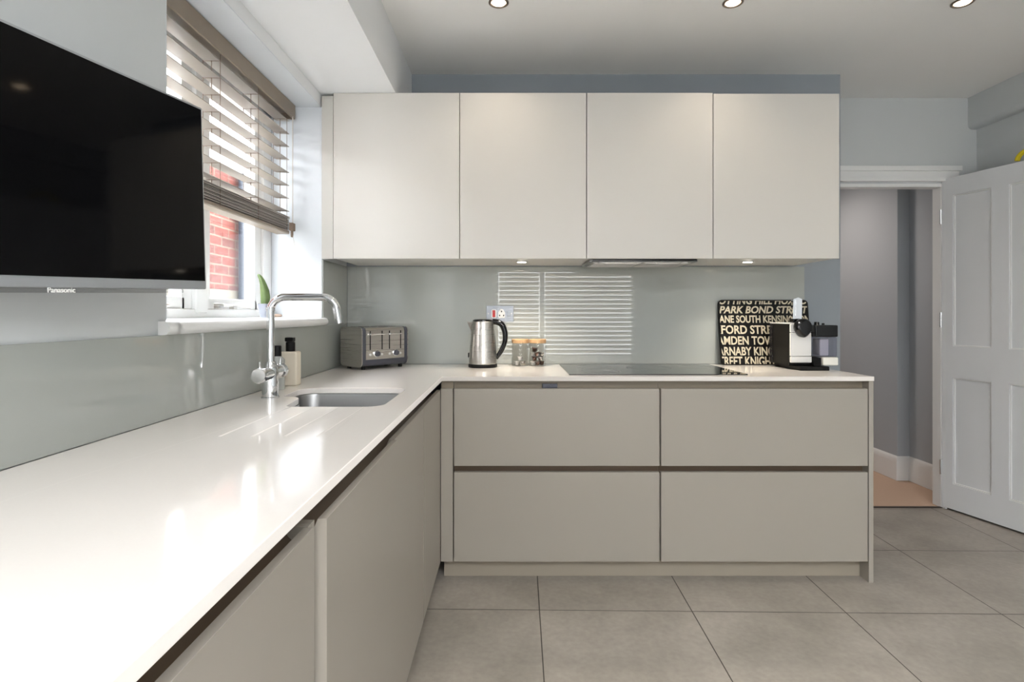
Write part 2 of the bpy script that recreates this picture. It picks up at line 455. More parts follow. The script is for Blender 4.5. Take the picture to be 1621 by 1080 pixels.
# ------------------------------------------------------------ window_1 (kitchen)
win = bpy.data.objects.new('window_1', None); COL.objects.link(win); win['kind'] = 'structure'
FX0, FX1 = -1.215, -1.145
bm = bmesh.new()    # plaster lining of the opening
bx(bm, FX1, XL - .0005, WY0, WY0 + .004, 1.171, WZ1); bx(bm, FX1, XL + .001, WY1 - .004, WY1, 1.171, WZ1); bx(bm, FX1, XL - .0005, WY0 + .004, WY1 - .004, WZ1 - .004, WZ1)
done('window_reveal', bm, mat('reveal_paint', (216, 221, 226), .6, spec=.3), win, flat=True)
bm = bmesh.new()
a0, a1 = WY0 + .004, WY1 - .004
bx(bm, FX0, FX1, a0, a0 + .06, 1.171, WZ1 - .004, .004); bx(bm, FX0, FX1, a1 - .085, a1, 1.171, WZ1 - .004, .004)
bx(bm, FX0, FX1, a0, a1, 1.171, 1.205, .004); bx(bm, FX0, FX1, a0, a1, 2.12, WZ1 - .004, .004)
bx(bm, FX0, FX1 + .004, 2.075, 2.155, 1.19, 2.14, .004)
done('window_frame', bm, GLOSSW, win)
for (c0, c1) in ((a0 + .058, 2.077), (2.153, a1 - .083)):
    bm = bmesh.new(); sx0, sx1 = FX0 + .01, FX1 - .012; z0, z1 = 1.203, 2.122; s = .048
    bx(bm, sx0, sx1, c0, c0 + s, z0, z1, .004); bx(bm, sx0, sx1, c1 - s - .02, c1, z0, z1, .004)
    bx(bm, sx0, sx1, c0 + s - .01, c1 - s, z0, z0 + .045, .004); bx(bm, sx0, sx1, c0 + s - .01, c1 - s, z1 - .045, z1, .004)
    sash = done('casement', bm, GLOSSW, win)
    bm = bmesh.new(); bx(bm, -1.186, -1.182, c0 + s - .006, c1 - s - .012, z0 + .04, z1 - .04); done('window_pane', bm, GLASS, sash, flat=True)
    bm = bmesh.new()
    tube(bm, [(-1.135, c0 + .07, 1.222), (-1.13, c0 + .2, 1.219), (-1.128, c0 + .32, 1.215)], [.005, .0045, .006], 8)
    bx(bm, -1.145, -1.125, c0 + .05, c0 + .09, 1.206, 1.228, .002); bx(bm, -1.145, -1.125, c0 + .17, c0 + .2, 1.206, 1.222, .002)
    done('casement_stay', bm, STEEL, sash)
# sill board with rounded nosing
bm = bmesh.new()
prof = [(FX1, 1.141), (XL + .012, 1.132)] + [(XL + .014 + .018 * math.cos(a), 1.150 + .018 * math.sin(a)) for a in (-1.4, -.9, -.4, 0, .4, .9, 1.4)] + [(FX1, 1.171)]
ya, yb = WY0 - .035, WY1 - .001
A = [bm.verts.new((x, WY0 + .001, z)) for x, z in prof]; B = [bm.verts.new((x, yb, z)) for x, z in prof]
for i in range(len(A)): bm.faces.new((A[i], A[(i + 1) % len(A)], B[(i + 1) % len(A)], B[i]))
bm.faces.new(A); bm.faces.new(list(reversed(B)))
p2 = [(XL + .0005, 1.132)] + prof[1:-1] + [(XL + .0005, 1.168)]
A = [bm.verts.new((x, ya, z)) for x, z in p2]; B = [bm.verts.new((x, WY0 + .02, z)) for x, z in p2]
for i in range(len(A)): bm.faces.new((A[i], A[(i + 1) % len(A)], B[(i + 1) % len(A)], B[i]))
bm.faces.new(A); bm.faces.new(list(reversed(B)))
done('window_sill', bm, GLOSSW, win, smooth=50)

# ------------------------------------------------------------ rear window and added rooflight
def simple_window(name, horiz, lo, hi, z0, z1, at, bars, frame=.06):
    r = bpy.data.objects.new(name, None); COL.objects.link(r); r['kind'] = 'structure'
    bm = bmesh.new()
    def fb(a, b, c, d, ex=0):
        if horiz: bx(bm, a, b, at, at + .06, c, d, .003)
        else: bx(bm, at, at + .06, a, b, c, d, .003)
    fb(lo, lo + frame, z0, z1); fb(hi - frame, hi, z0, z1); fb(lo, hi, z0, z0 + frame); fb(lo, hi, z1 - frame, z1)
    for c in bars: fb(c - .04, c + .04, z0, z1)
    done('window_frame', bm, GLOSSW, r)
    bm = bmesh.new()
    if horiz: bx(bm, lo + frame, hi - frame, at + .028, at + .032, z0 + frame, z1 - frame)
    else: bx(bm, at + .028, at + .032, lo + frame, hi - frame, z0 + frame, z1 - frame)
    done('window_pane', bm, GLASS, r, flat=True)
simple_window('window_2', True, -.26, 2.08, .38, 2.25, YR - .1, [.53])

rl = bpy.data.objects.new('added_rooflight', None); COL.objects.link(rl); rl['kind'] = 'structure'   # unseen rooflight added to brighten the room
bm = bmesh.new()
for a_ in ((SX0, SX1, SY0, SY0 + .08), (SX0, SX1, SY1 - .08, SY1), (SX0, SX0 + .08, SY0 + .08, SY1 - .08), (SX1 - .08, SX1, SY0 + .08, SY1 - .08), (.57, .63, SY0 + .08, SY1 - .08)): bx(bm, *a_, 2.80, 2.86)
done('window_frame', bm, GLOSSW, rl, flat=True)
bm = bmesh.new(); bx(bm, SX0 + .08, SX1 - .08, SY0 + .08, SY1 - .08, 2.83, 2.834); done('window_pane', bm, GLASS, rl, flat=True)

def blind(name, label, group, box_, slats, width, stack, axis, val=True, cords=(), matS=SLAT, matV=VAL, tilt=.0):
    """axis 'y': runs along Y with the room at +X; axis 'x': runs along X with the room at +Y"""
    (l0, l1), face, ztop, zval = box_
    root = thing(name, label, 'blind', group=group)
    def B(bm, a0, a1, d0, d1, z0, z1, bev=0, rot=0):
        # a along the run, d distance back from the face, away from the room
        c = Vector(((a0 + a1) / 2, 0, 0))
        vs = bx(bm, a0, a1, -d1, -d0, z0, z1, bev, 1)
        zc, dc = (z0 + z1) / 2, -(d0 + d1) / 2
        for v in vs:
            if rot:
                y, z = v.co.y - dc, v.co.z - zc
                v.co.y = dc + y * math.cos(rot) - z * math.sin(rot); v.co.z = zc + y * math.sin(rot) + z * math.cos(rot)
            a, d, z = v.co
            v.co = Vector((face + d, a, z)) if axis == 'y' else Vector((a, face + d, z))
    bm = bmesh.new(); B(bm, l0, l1, 0, .012, zval, ztop, .003)
    B(bm, l0, l0 + .012, .012, .07, zval, ztop, .002); B(bm, l1 - .012, l1, .012, .07, zval, ztop, .002)
    done('valance', bm, matV, root)
    bm = bmesh.new(); B(bm, l0 + .015, l1 - .015, .025, .08, ztop - .04, ztop - .002, .002); done('headrail', bm, matV, root)
    bm = bmesh.new()
    for z in slats: B(bm, l0 + .012, l1 - .012, .025, .025 + width, z - .0014, z + .0014, 0, tilt)
    z = stack[1]
    while z > stack[0] + .02:
        q = random.uniform(-.005, .005); B(bm, l0 + .012 + q, l1 - .012 + q, .020 + random.uniform(0, .009), .023 + width, z - .0013, z + .0013, 0, random.uniform(-.03, .03)); z -= .0062
    done('slats', bm, matS, root, flat=True)
    bm = bmesh.new(); B(bm, l0 + .012, l1 - .012, .023, .025 + width, stack[0], stack[0] + .018, .004); done('bottom_rail', bm, matV, root)
    for c in cords:
        bm = bmesh.new()
        for d in (.0235, .026 + width): B(bm, c - .001, c + .001, d - .0008, d + .0008, stack[0] + .01, zval + .02)
        B(bm, c - .0012, c + .0012, .025 + width / 2 - .001, .025 + width / 2 + .001, stack[0] + .01, zval + .02)
        zz = [s - .003 for s in slats]
        for q in zz: B(bm, c - .0012, c + .0012, .0235, .026 + width, q - .0006, q + .0006)
        done('ladder_cord', bm, CORD, root, flat=True)
    return root

kb = blind('venetian_blind', 'taupe wooden venetian blind half raised in the window beside the television', None,
      ((1.53, 2.705), -1.018, 2.174, 2.106), [2.098 - .061 * i for i in range(8)], .06, (1.562, 1.642), 'y', cords=(1.66, 2.05, 2.36, 2.66), tilt=-.05)
bm = bmesh.new(); B0 = (-1.030, 2.672)
bx(bm, -1.030, -1.012, 2.655, 2.69, 1.575, 1.612, .003); bx(bm, -1.026, -1.016, 2.664, 2.676, 1.545, 1.58, .003)
done('rail_bracket', bm, CORD, kb)
bm = bmesh.new()
tube(bm, [(-1.018, 2.67, 2.11), (-1.018, 2.67, 1.60)], .0022, 6)
pts = [(-1.018, 2.67, 1.56)]
for t in range(1, 13):
    u = t / 12
    pts.append((-1.02 + .07 * u + .02 * math.sin(u * 3), 2.67 - .07 * u, 1.56 - (1.56 - 1.175) * (u ** .9)))
pts += [(-.965, 2.585, 1.1735), (-1.0, 2.56, 1.1735), (-1.02, 2.55, 1.176)]
tube(bm, pts, .0012, 6)
done('lift_cord', bm, mat('pale_cord', (205, 200, 194), .8), kb)
bm = bmesh.new(); lathe(bm, [(.003, 0), (.006, .004), (.0075, .02), (.0075, .034), (.004, .038)], 14, T(-1.02, 2.55, 1.179) @ R(-PI / 2, 'Y') @ T(0, 0, 0))
done('cord_toggle', bm, CORD, kb)

WSL = mat('white_blind_slat', (222, 214, 202), .5)
blind('rear_venetian_blind', 'pale venetian blind lowered at the smaller rear light, seen only reflected', 'rear blinds', ((-.2, .49), YR - .01, 2.24, 2.17), [2.15 - .076 * i for i in range(23)], .072, (.43, .46), 'x', matS=WSL, matV=WSL, tilt=1.05, cords=(.0, .3))
blind('rear_venetian_blind', 'pale venetian blind lowered at the larger rear light, seen only reflected', 'rear blinds', ((.57, 2.03), YR - .01, 2.24, 2.17), [2.15 - .076 * i for i in range(23)], .072, (.43, .46), 'x', matS=WSL, matV=WSL, tilt=1.05, cords=(.8, 1.8))

# ------------------------------------------------------------ splashbacks
tag(box('glass_splashback', XL + .0005, XL + .006, -.5, YB - .007, .911, 1.1315, SPLASH, bev=.0008), 'long low grey glass splashback on left wall beneath the window sill', 'splashback')
tag(box('glass_splashback', XL + .0005, XL + .006, WY1 + .002, YB - .007, 1.1325, 1.447, SPLASH, bev=.0008), 'narrow grey glass splashback between window reveal and back corner', 'splashback')
tag(box('glass_splashback', XL + .007, 1.622, YB - .0055, YB - .0006, .911, 1.447, SPLASH, bev=.0008), 'wide grey glass splashback on back wall behind kettle and hob', 'splashback')

# ------------------------------------------------------------ worktop with sink cut-out and drainer grooves
XF, YF, ZT = -.301, 2.518, .91
outer = [(XL + .007, -.45), (XF, -.45), (XF, YF), (1.604, YF), (1.604, YB - .006), (XL + .007, YB - .006)]
hole = rounded([(-.385, 1.703), (-.385, 2.13), (-.775, 2.13), (-.765, 1.915), (-.700, 1.905), (-.672, 1.703)], [.055, .06, .06, .03, .045, .03], 7)
me = curve_mesh(outer, [hole], .010 - .0015, .0015)
me.transform(T(0, 0, ZT - .010))
wt = link('worktop', me, QUARTZ)
bmc = bmesh.new()
for gx in (-.657, -.584, -.51, -.436):
    lathe(bmc, [(.0045, 0), (.0045, .42)], 10, T(gx, 1.29, ZT + .0018) @ R(-PI / 2, 'X') @ R(.006, 'X'))
cut = done('cut', bmc, QUARTZ)
md = wt.modifiers.new('b', 'BOOLEAN'); md.operation = 'DIFFERENCE'; md.object = cut; md.solver = 'EXACT'
dg = bpy.context.evaluated_depsgraph_get(); dg.update()
me2 = bpy.data.meshes.new_from_object(wt.evaluated_get(dg)); wt.modifiers.clear(); wt.data = me2
bpy.data.objects.remove(cut)
for p in me2.polygons: p.use_smooth = True
me2.set_sharp_from_angle(angle=math.radians(30))
wn = wt.modifiers.new('even_shading', 'WEIGHTED_NORMAL'); wn.keep_sharp = True
tag(wt, 'white quartz L-shaped worktop with drainer grooves beside the sink', 'worktop')

# sink: undermounted bowl
def sink():
    root = thing('kitchen_sink', 'stainless steel sink bowl sunk into the white worktop', 'sink', (-.57, 1.93, .72))
    inv = T(.57, -1.93, -.72)
    bm = bmesh.new(); c = Vector((-.56, 1.93)); rings = []
    spec = [(1.06, .888), (1.0, .888), (.995, .885), (.985, .76), (.96, .735), (.90, .722), (.3, .720)]
    for s, z in spec:
        rings.append([bm.verts.new((c.x + (p.x - c.x) * s, c.y + (p.y - c.y) * s, z)) for p in hole])
    for a, b in zip(rings, rings[1:]):
        for i in range(len(a)): bm.faces.new((a[i], a[(i + 1) % len(a)], b[(i + 1) % len(a)], b[i]))
    bm.faces.new(rings[-1])
    for v in bm.verts: v.co = inv @ v.co
    o = done('bowl', bm, SINKS, root, smooth=60)
    o.modifiers.clear(); md = o.modifiers.new('s', 'SOLIDIFY'); md.thickness = .0012; md.offset = 1
    bm = bmesh.new(); lathe(bm, [(.0, .7212), (.036, .7212), (.042, .7225), (.045, .7205)], 30, inv @ T(-.52, 1.95, 0), cap=False); done('drain', bm, CHROME, root)
sink()

# ------------------------------------------------------------ base cabinets
def grp(r, fn, *a): return fn(*a)
for i, (x0, x1, lab) in enumerate(((-.250, .6585, 'shade-darkened cream drawer cabinet with two deep handleless drawers under the kettle'),
                                   (.6645, 1.5795, 'shade-darkened cream drawer cabinet with two deep handleless drawers below the coffee machine'))):
    r = thing('drawer_cabinet', lab, 'cabinet', ((x0 + x1) / 2, 2.8, 0), 'drawer cabinets of the back run')
    cx = -(x0 + x1) / 2
    bm = bmesh.new()
    X0, X1 = x0 + cx - .0025, x1 + cx + .0025; Y = -2.8
    bx(bm, X0, X1, 2.572 + Y, 3.14 + Y, .09, .886)
    bx(bm, X0, X1, 2.546 + Y, 2.572 + Y, .094, .475); bx(bm, X0, X1, 2.546 + Y, 2.572 + Y, .512, .845)
    done('carcass', bm, CREAM_SHADE, r, flat=True)
    for z0, z1 in ((.092, .487), (.515, .856)):
        bm = bmesh.new(); bx(bm, x0 + cx + .0012, x1 + cx - .0012, 2.522 + Y, 2.545 + Y, z0, z1, .0012, 2); done('drawer_front', bm, CREAM_SHADE, r)
    bm = bmesh.new()
    bx(bm, X0, X1, 2.548 + Y, 2.5715 + Y, .476, .481); bx(bm, X0, X1, 2.567 + Y, 2.5715 + Y, .481, .511)
    done('grip_channel', bm, CHAND, r, flat=True)
    bm = bmesh.new()
    bx(bm, X0, X1, 2.548 + Y, 2.5715 + Y, .846, .850); bx(bm, X0, X1, 2.566 + Y, 2.5715 + Y, .850, .886)
    done('grip_channel', bm, CHAN, r, flat=True)
    if i == 0:
        bm = bmesh.new(); bx(bm, .142 + cx, .210 + cx, 2.552 + Y, 2.5655 + Y, .8505, .874, .002); k = done('sensor_plate', bm, mat('dark_slate_plastic', (58, 62, 76), .35), r)
        k['label'] = 'small dark slate plate'
tag(box('end_panel', 1.582, 1.602, 2.520, 3.14, 0, .8895, CREAM_SHADE, bev=.001), 'tall shade-darkened cream end panel closing the right end of the drawers', 'panel')
tag(box('corner_filler', -.3075, -.2545, 2.522, 2.54, .092, .856, CREAM_SHADE, bev=.001), 'narrow shade-darkened cream filler strip in the inside corner of the cabinets', 'panel')
tag(box('corner_filler', -.3075, -.2545, 2.546, 2.57, .092, .889, CHAN, bev=0, flat=True), 'dark backing strip recessed behind the corner filler', 'panel')
tag(box('plinth', -.30, 1.581, 2.585, 2.60, 0, .088, PLINTH, bev=.001), 'taupe plinth board under the back run of drawers', 'plinth')
tag(box('plinth', -.352, -.338, -.35, 2.584, 0, .088, PLSHADE, bev=.001), 'plinth board coloured dark for the shade under the left run of doors', 'plinth')

doors = [(.296, .896, 0, 'shade-darkened cream base cabinet nearest the camera in the left run'),
         (.932, 1.518, .009, 'shade-darkened cream base cabinet with a slightly proud door before the sink'),
         (1.522, 2.028, 0, 'shade-darkened cream base cabinet directly below the sink'),
         (2.032, 2.518, 0, 'shade-darkened cream base cabinet at the inside corner beyond the sink'),
         (-.308, .292, 0, 'shade-darkened cream base cabinet beside the camera, mostly out of frame')]
for y0, y1, pr, lab in doors[:4]:
    yc = (y0 + y1) / 2
    r = thing('base_cabinet', lab, 'cabinet', (-.6, yc, 0), 'base cabinets of the left run')
    bm = bmesh.new()
    g0, g1 = (y0 - .002, y1 + .002)
    if y0 == .932: g0 = .914
    if y0 == .296: g1 = .912
    zt = .70
    bx(bm, -.295, .228, g0 - yc, g1 - yc, .09, zt)                   # body
    bx(bm, .228, .266, g0 - yc, g1 - yc, .094, .815)                  # front edge of the carcass
    if pr or y0 == .296:
        e0, e1 = (g0 - yc, y0 - yc - .003) if pr else (y1 - yc + .003, g1 - yc)
        bx(bm, .228, .281, e0, e1, .094, .852)
    done('carcass', bm, CREAM_SHADE, r, flat=True)
    bm = bmesh.new(); jp = [(.269 + pr, .092), (.2902 + pr, .092), (.291 + pr, .093), (.291 + pr, .851), (.290 + pr, .852), (.276 + pr, .852), (.269 + pr, .835)]
    A = [bm.verts.new((x, y0 - yc + .0012, z)) for x, z in jp]; B = [bm.verts.new((x, y1 - yc - .0012, z)) for x, z in jp]
    for i in range(len(A)): bm.faces.new((A[i], A[(i + 1) % len(A)], B[(i + 1) % len(A)], B[i]))
    bm.faces.new(A); bm.faces.new(list(reversed(B))); done('door', bm, CREAM_SHADE, r, smooth=50)
    bm = bmesh.new()
    pf = [(.266, .816), (.266, .822), (.25, .836), (.238, .858), (.234, .888), (.228, .888), (.228, .816)]
    A = [bm.verts.new((x, g0 - yc, z)) for x, z in pf]; B = [bm.verts.new((x, g1 - yc, z)) for x, z in pf]
    for i in range(len(A)): bm.faces.new((A[i], A[(i + 1) % len(A)], B[(i + 1) % len(A)], B[i]))
    bm.faces.new(A); bm.faces.new(list(reversed(B)))
    done('grip_channel', bm, CHAND, r)

# ------------------------------------------------------------ wall cabinets
xs = [-.841, -.2405, .361, .961, 1.5605]
labs = ['cream handleless wall cabinet at far left beside the window', 'cream handleless wall cabinet second from left above the kettle',
        'cream handleless wall cabinet housing the extractor above the hob', 'cream handleless wall cabinet at far right above the coffee machine']
for i in range(4):
    x0, x1 = xs[i], xs[i + 1]; xc = (x0 + x1) / 2
    r = thing('wall_cabinet', labs[i], 'cabinet', (xc, 2.93, 1.452), 'wall cabinets of the back run')
    bm = bmesh.new(); bx(bm, x0 - xc, x1 - xc, 2.730 - 2.93, 3.148 - 2.93, 0, .778); done('carcass', bm, CREAM, r, flat=True)
    top = .783 if i < 3 else .779
    bm = bmesh.new(); bx(bm, x0 - xc + .0017, x1 - xc - .0017, 2.707 - 2.93, 2.728 - 2.93, -.003, top, .0012); done('door', bm, CREAM, r)
    if i in (1, 3):
        lx = (.057 if i == 1 else 1.192) - xc
        bm = bmesh.new(); lathe(bm, [(.030, 0), (.030, -.004), (.024, -.006)], 28, T(lx, -.06, 0)); l = done('downlight', bm, CHROME, r)
        bm = bmesh.new(); lathe(bm, [(.022, -.0055), (.022, -.0075)], 28, T(lx, -.06, 0)); done('lamp_face', bm, LAMPU, l)
        d = bpy.data.lights.new('under_cabinet_lamp', 'SPOT'); d.energy = 8.0; d.spot_size = 2.0; d.spot_blend = .8; d.color = (1, .9, .76); d.shadow_soft_size = .02
        o = bpy.data.objects.new('lamp', d); COL.objects.link(o); o.parent = r; o.location = (lx, -.06, -.012)
tag(box('cabinet_filler', -.8975, -.843, 2.715, 2.735, 1.449, 2.224, mat('cream_filler', (198, 196, 190), .4), bev=.001), 'narrow cream filler strip between window reveal and wall cabinets', 'panel')
# extractor
r = thing('extractor_hood', 'slim built-in extractor under the third wall cabinet', 'extractor', (.645, 2.93, 1.45))
bm = bmesh.new(); bx(bm, -.262, .262, -.165, .12, -.012, .0015, .002); done('housing', bm, mat('grey_metal', (120, 120, 120), .3, metal=.9), r)
bm = bmesh.new(); bx(bm, -.255, .25, -.19, -.166, -.010, .001, .002); done('front_lip', bm, BLACK, r)
for x0, x1 in ((-.24, -.005), (.005, .24)):
    bm = bmesh.new(); bx(bm, x0, x1, -.145, .10, -.0145, -.0125)
    for k in range(12): bx(bm, x0 + .01, x1 - .01, -.138 + k * .02, -.130 + k * .02, -.0165, -.0146)
    done('grease_filter', bm, STEEL, r, flat=True)
for x in (-.2, .2):
    bm = bmesh.new(); lathe(bm, [(.016, -.0125), (.016, -.018)], 20, T(x, -.155, 0)); done('lamp', bm, WPLAST, r)

# ------------------------------------------------------------ ceiling downlights
proto = None
spots = [(x, y) for y in (2.425, .55) for x in (-.05, .945, 1.92)]
lb = ['ceiling downlight nearest the white bulkhead', 'middle ceiling downlight above the drawers', 'ceiling downlight nearest the doorway']
for i, (x, y) in enumerate(spots):
    if proto is None:
        proto = r = thing('ceiling_downlight', lb[0], 'downlight', (x, y, ZC), 'ceiling downlights')
        bm = bmesh.new(); lathe(bm, [(.043, 0), (.043, -.003), (.038, -.006), (.033, -.005), (.030, -.0005)], 36, cap=False); done('bezel', bm, RINGB, r)
        bm = bmesh.new(); lathe(bm, [(.0295, -.0004), (.0295, -.0022), (.02, -.004)], 30); done('lamp_face', bm, LAMP, r)
        d = bpy.data.lights.new('downlight_lamp', 'SPOT'); d.energy = 5; d.spot_size = 2.1; d.spot_blend = .9; d.color = (1, .86, .68); d.shadow_soft_size = .03
        o = bpy.data.objects.new('lamp', d); COL.objects.link(o); o.parent = r; o.location = (0, 0, -.012)
    else:
        r = copy_tree(proto); r.location = (x, y, ZC)
        r['label'] = lb[i] if i < 3 else 'ceiling downlight behind the camera, seen only as a reflection'
d = bpy.data.lights.new('hall_lamp', 'SPOT'); d.energy = 34; d.spot_size = 2.9; d.spot_blend = .9; d.color = (1, .86, .76); d.shadow_soft_size = .12
r = thing('hall_downlight', 'recessed downlight in the hall ceiling beyond the doorway', 'downlight', (2.1, 4.6, 2.45))
bm = bmesh.new(); lathe(bm, [(.043, 0), (.043, -.004), (.03, -.006)], 30); done('bezel', bm, RINGB, r)
o = bpy.data.objects.new('lamp', d); COL.objects.link(o); o.parent = r; o.location = (0, 0, -.02)

# ------------------------------------------------------------ television
def tv():
    r = thing('television', 'wall-mounted flat television with silver lower edge left of the window', 'television', (-.741, 1.393, 1.247))
    W, HT = .735, .437
    # local: x from 0 (far end) to -W (near end), y = depth away from viewer, z up
    d = Vector((.187, 1)).normalized()
    M = Matrix(((d.x, -d.y, 0, 0), (d.y, d.x, 0, 0), (0, 0, 1, 0), (0, 0, 0, 1)))
    r.matrix_world = T(-.741, 1.393, 1.247) @ M @ R(math.radians(-2.0), 'Y')
    bm = bmesh.new(); bx(bm, -W, 0, .0, .026, 0, HT, .003); done('casing', bm, TVS, r)
    bm = bmesh.new(); bx(bm, -W + .006, -.006, -.0012, .001, .020, HT - .006); done('screen', bm, SCREEN, r)
    bm = bmesh.new(); bx(bm, -W + .08, -.10, .0262, .055, .04, HT - .08, .01); done('back_cover', bm, BLACKM, r)
    bm = bmesh.new(); bx(bm, -W * .5 - .1, -W * .5 + .1, .0562, .064, .10, .32, .002); done('wall_bracket', bm, BLACKM, r)
    bm = bmesh.new(); bx(bm, -W + .02, -.07, .004, .02, -.009, -.0002, .002); done('lower_trim', bm, clear('clear_plastic_trim', (.8, .8, .8), .1), r)
    bm = bmesh.new(); text_bm(bm, 'Panasonic', .0135, T(-W / 2 , .0032, -.0085) @ R(PI / 2, 'X'), .0006, .0002); done('brand_lettering', bm, WPLAST, r, flat=True)
tv()

# ------------------------------------------------------------ tap
def tap():
    r = thing('kitchen_tap', 'chrome swan-neck mixer tap standing behind the sink', 'tap', (-.79, 1.88, ZT))
    bm = bmesh.new(); lathe(bm, [(.029, 0), (.029, .004), (.0255, .006), (.0255, .095), (.020, .105), (.018, .118), (.0165, .12)], 36); done('body', bm, CHROME, r)
    bm = bmesh.new()
    pts = bend([(0, 0, .118), (0, 0, .332), (.212, 0, .332), (.226, 0, .245)], .048, 10)
    tube(bm, pts, .0125, 20); done('spout', bm, CHROME, r)
    bm = bmesh.new(); lathe(bm, [(.0145, 0), (.0145, .012), (.0135, .014)], 24, T(0, 0, .286)); done('swivel_collar', bm, CHROME, r)
    bm = bmesh.new(); lathe(bm, [(.019, -.062), (.021, -.06), (.021, .06), (.019, .062)], 30, T(0, 0, .082) @ R(PI / 2, 'X')); done('mixer_barrel', bm, CHROME, r)
    for s in (-1, 1):
        bm = bmesh.new(); lathe(bm, [(.021, 0), (.0245, .003), (.0245, .026), (.022, .03), (.008, .031)], 30, T(0, s * .0635, .082) @ R(-s * PI / 2, 'X'))
        tube(bm, [(0, s * .078, .10), (.0, s * .082, .126)], .0042, 10)
        done('handle', bm, CHROME, r)
tap()

# soap bottles behind the tap
r = thing('soap_bottle', 'cream soap bottle with black pump behind the tap', 'bottle', (-.853, 2.215, ZT), 'soap bottles')
bm = bmesh.new(); bx(bm, -.033, .033, -.026, .026, 0, .132, .007, 3); done('bottle_body', bm, mat('cream_bottle', (226, 216, 198), .35), r)
bm = bmesh.new(); lathe(bm, [(.0175, .1322), (.0175, .166), (.0145, .168), (.0145, .178)], 24, T(0, 0, 0)); bx(bm, -.016, .016, -.018, .010, .170, .186, .003); done('pump', bm, BLACKM, r)
r = thing('soap_bottle', 'small clear bottle with black cap half hidden behind the tap', 'bottle', (-.853, 2.09, ZT), 'soap bottles')
bm = bmesh.new(); lathe(bm, [(.024, 0), (.026, .003), (.026, .11), (.014, .122)], 28); done('bottle_body', bm, mat('clear_grey_bottle', (186, 188, 184), .15), r)
bm = bmesh.new(); lathe(bm, [(.0145, .1222), (.0145, .158), (.012, .161)], 24); done('cap', bm, BLACKM, r)

# ------------------------------------------------------------ toaster
def toaster():
    r = thing('toaster', 'grey and steel four-slot toaster in the worktop corner', 'toaster', (-.725, 2.785, ZT), rz=math.radians(50))
    W, D, Z0, HH = .290, .178, .016, .212
    # local frame: x along the control face, y back, origin at front-left corner
    def shell(x0, x1, y0, y1, z0, z1, rad, m, name, par):
        bm = bmesh.new(); out = rounded([(y0, z0), (y1, z0), (y1, z1), (y0, z1)], rad, 6)
        slab(bm, out, x0, x1, Matrix(((0, 0, 1, 0), (1, 0, 0, 0), (0, 1, 0, 0), (0, 0, 0, 1))))
        return done(name, bm, m, par)
    shell(.004, W - .004, .004, D, Z0, HH - .004, .022, DGREY, 'body', r)
    for a, b in ((0, .0045), (W - .0045, W)):
        shell(a, b, 0, D + .003, Z0 - .002, HH, .024, STEEL, 'side_panel', r)
        shell(a + (.0046 if a == 0 else -.010), b + (.010 if a == 0 else -.0046), .001, D + .002, Z0 - .001, HH - .001, .023, DGREY, 'end_trim', r)
    # steel face wrapping onto the top
    bm = bmesh.new()
    f = [(.0005, .05), (.0005, HH - .022), (.006, HH - .006), (.022, HH - .001), (D - .02, HH - .001), (D - .02, HH - .005), (.022, HH - .005), (.01, HH - .01), (.0045, HH - .022), (.0045, .05)]
    slab(bm, f, .026, W - .026, Matrix(((0, 0, 1, 0), (1, 0, 0, 0), (0, 1, 0, 0), (0, 0, 0, 1))))
    fp = done('control_plate', bm, STEEL, r)
    for k, cx in enumerate((.086, .204)):
        for sx in (-.036, .036):
            bm = bmesh.new(); bx(bm, cx + sx - .0032, cx + sx + .0032, -.0008, .0012, .098, .192, .001); done('slot', bm, BLACKM, fp)
        bm = bmesh.new(); bx(bm, cx - .04, cx + .04, -.014, -.0012, .1725, .179, .002); done('lever', bm, CHROME, fp)
        bm = bmesh.new(); lathe(bm, [(.0175, 0), (.0175, .005), (.015, .007)], 26, T(cx, 0, .078) @ R(PI / 2, 'X')); done('dial_ring', bm, CHROME, fp)
        bm = bmesh.new(); lathe(bm, [(.0135, .0072), (.0125, .018), (.010, .019)], 26, T(cx, 0, .078) @ R(PI / 2, 'X')); done('dial', bm, DGREY, fp)
        for sx in (-.036, .034):
            bm = bmesh.new(); lathe(bm, [(.0062, 0), (.0055, .004)], 16, T(cx + sx, 0, .074) @ R(PI / 2, 'X')); done('button', bm, WPLAST, fp)
    for a, b in ((.038, .130), (.160, .252)):
        for y in (.055, .12):
            bm = bmesh.new(); bx(bm, a, b, y, y + .028, HH - .0012, HH - .0002); done('bread_slot', bm, BLACKM, r)
    for x in (.03, W - .03):
        for y in (.03, D - .03):
            bm = bmesh.new(); lathe(bm, [(.010, 0), (.011, Z0 + .002)], 16, T(x, y, 0)); done('foot', bm, BLACKM, r)
toaster()

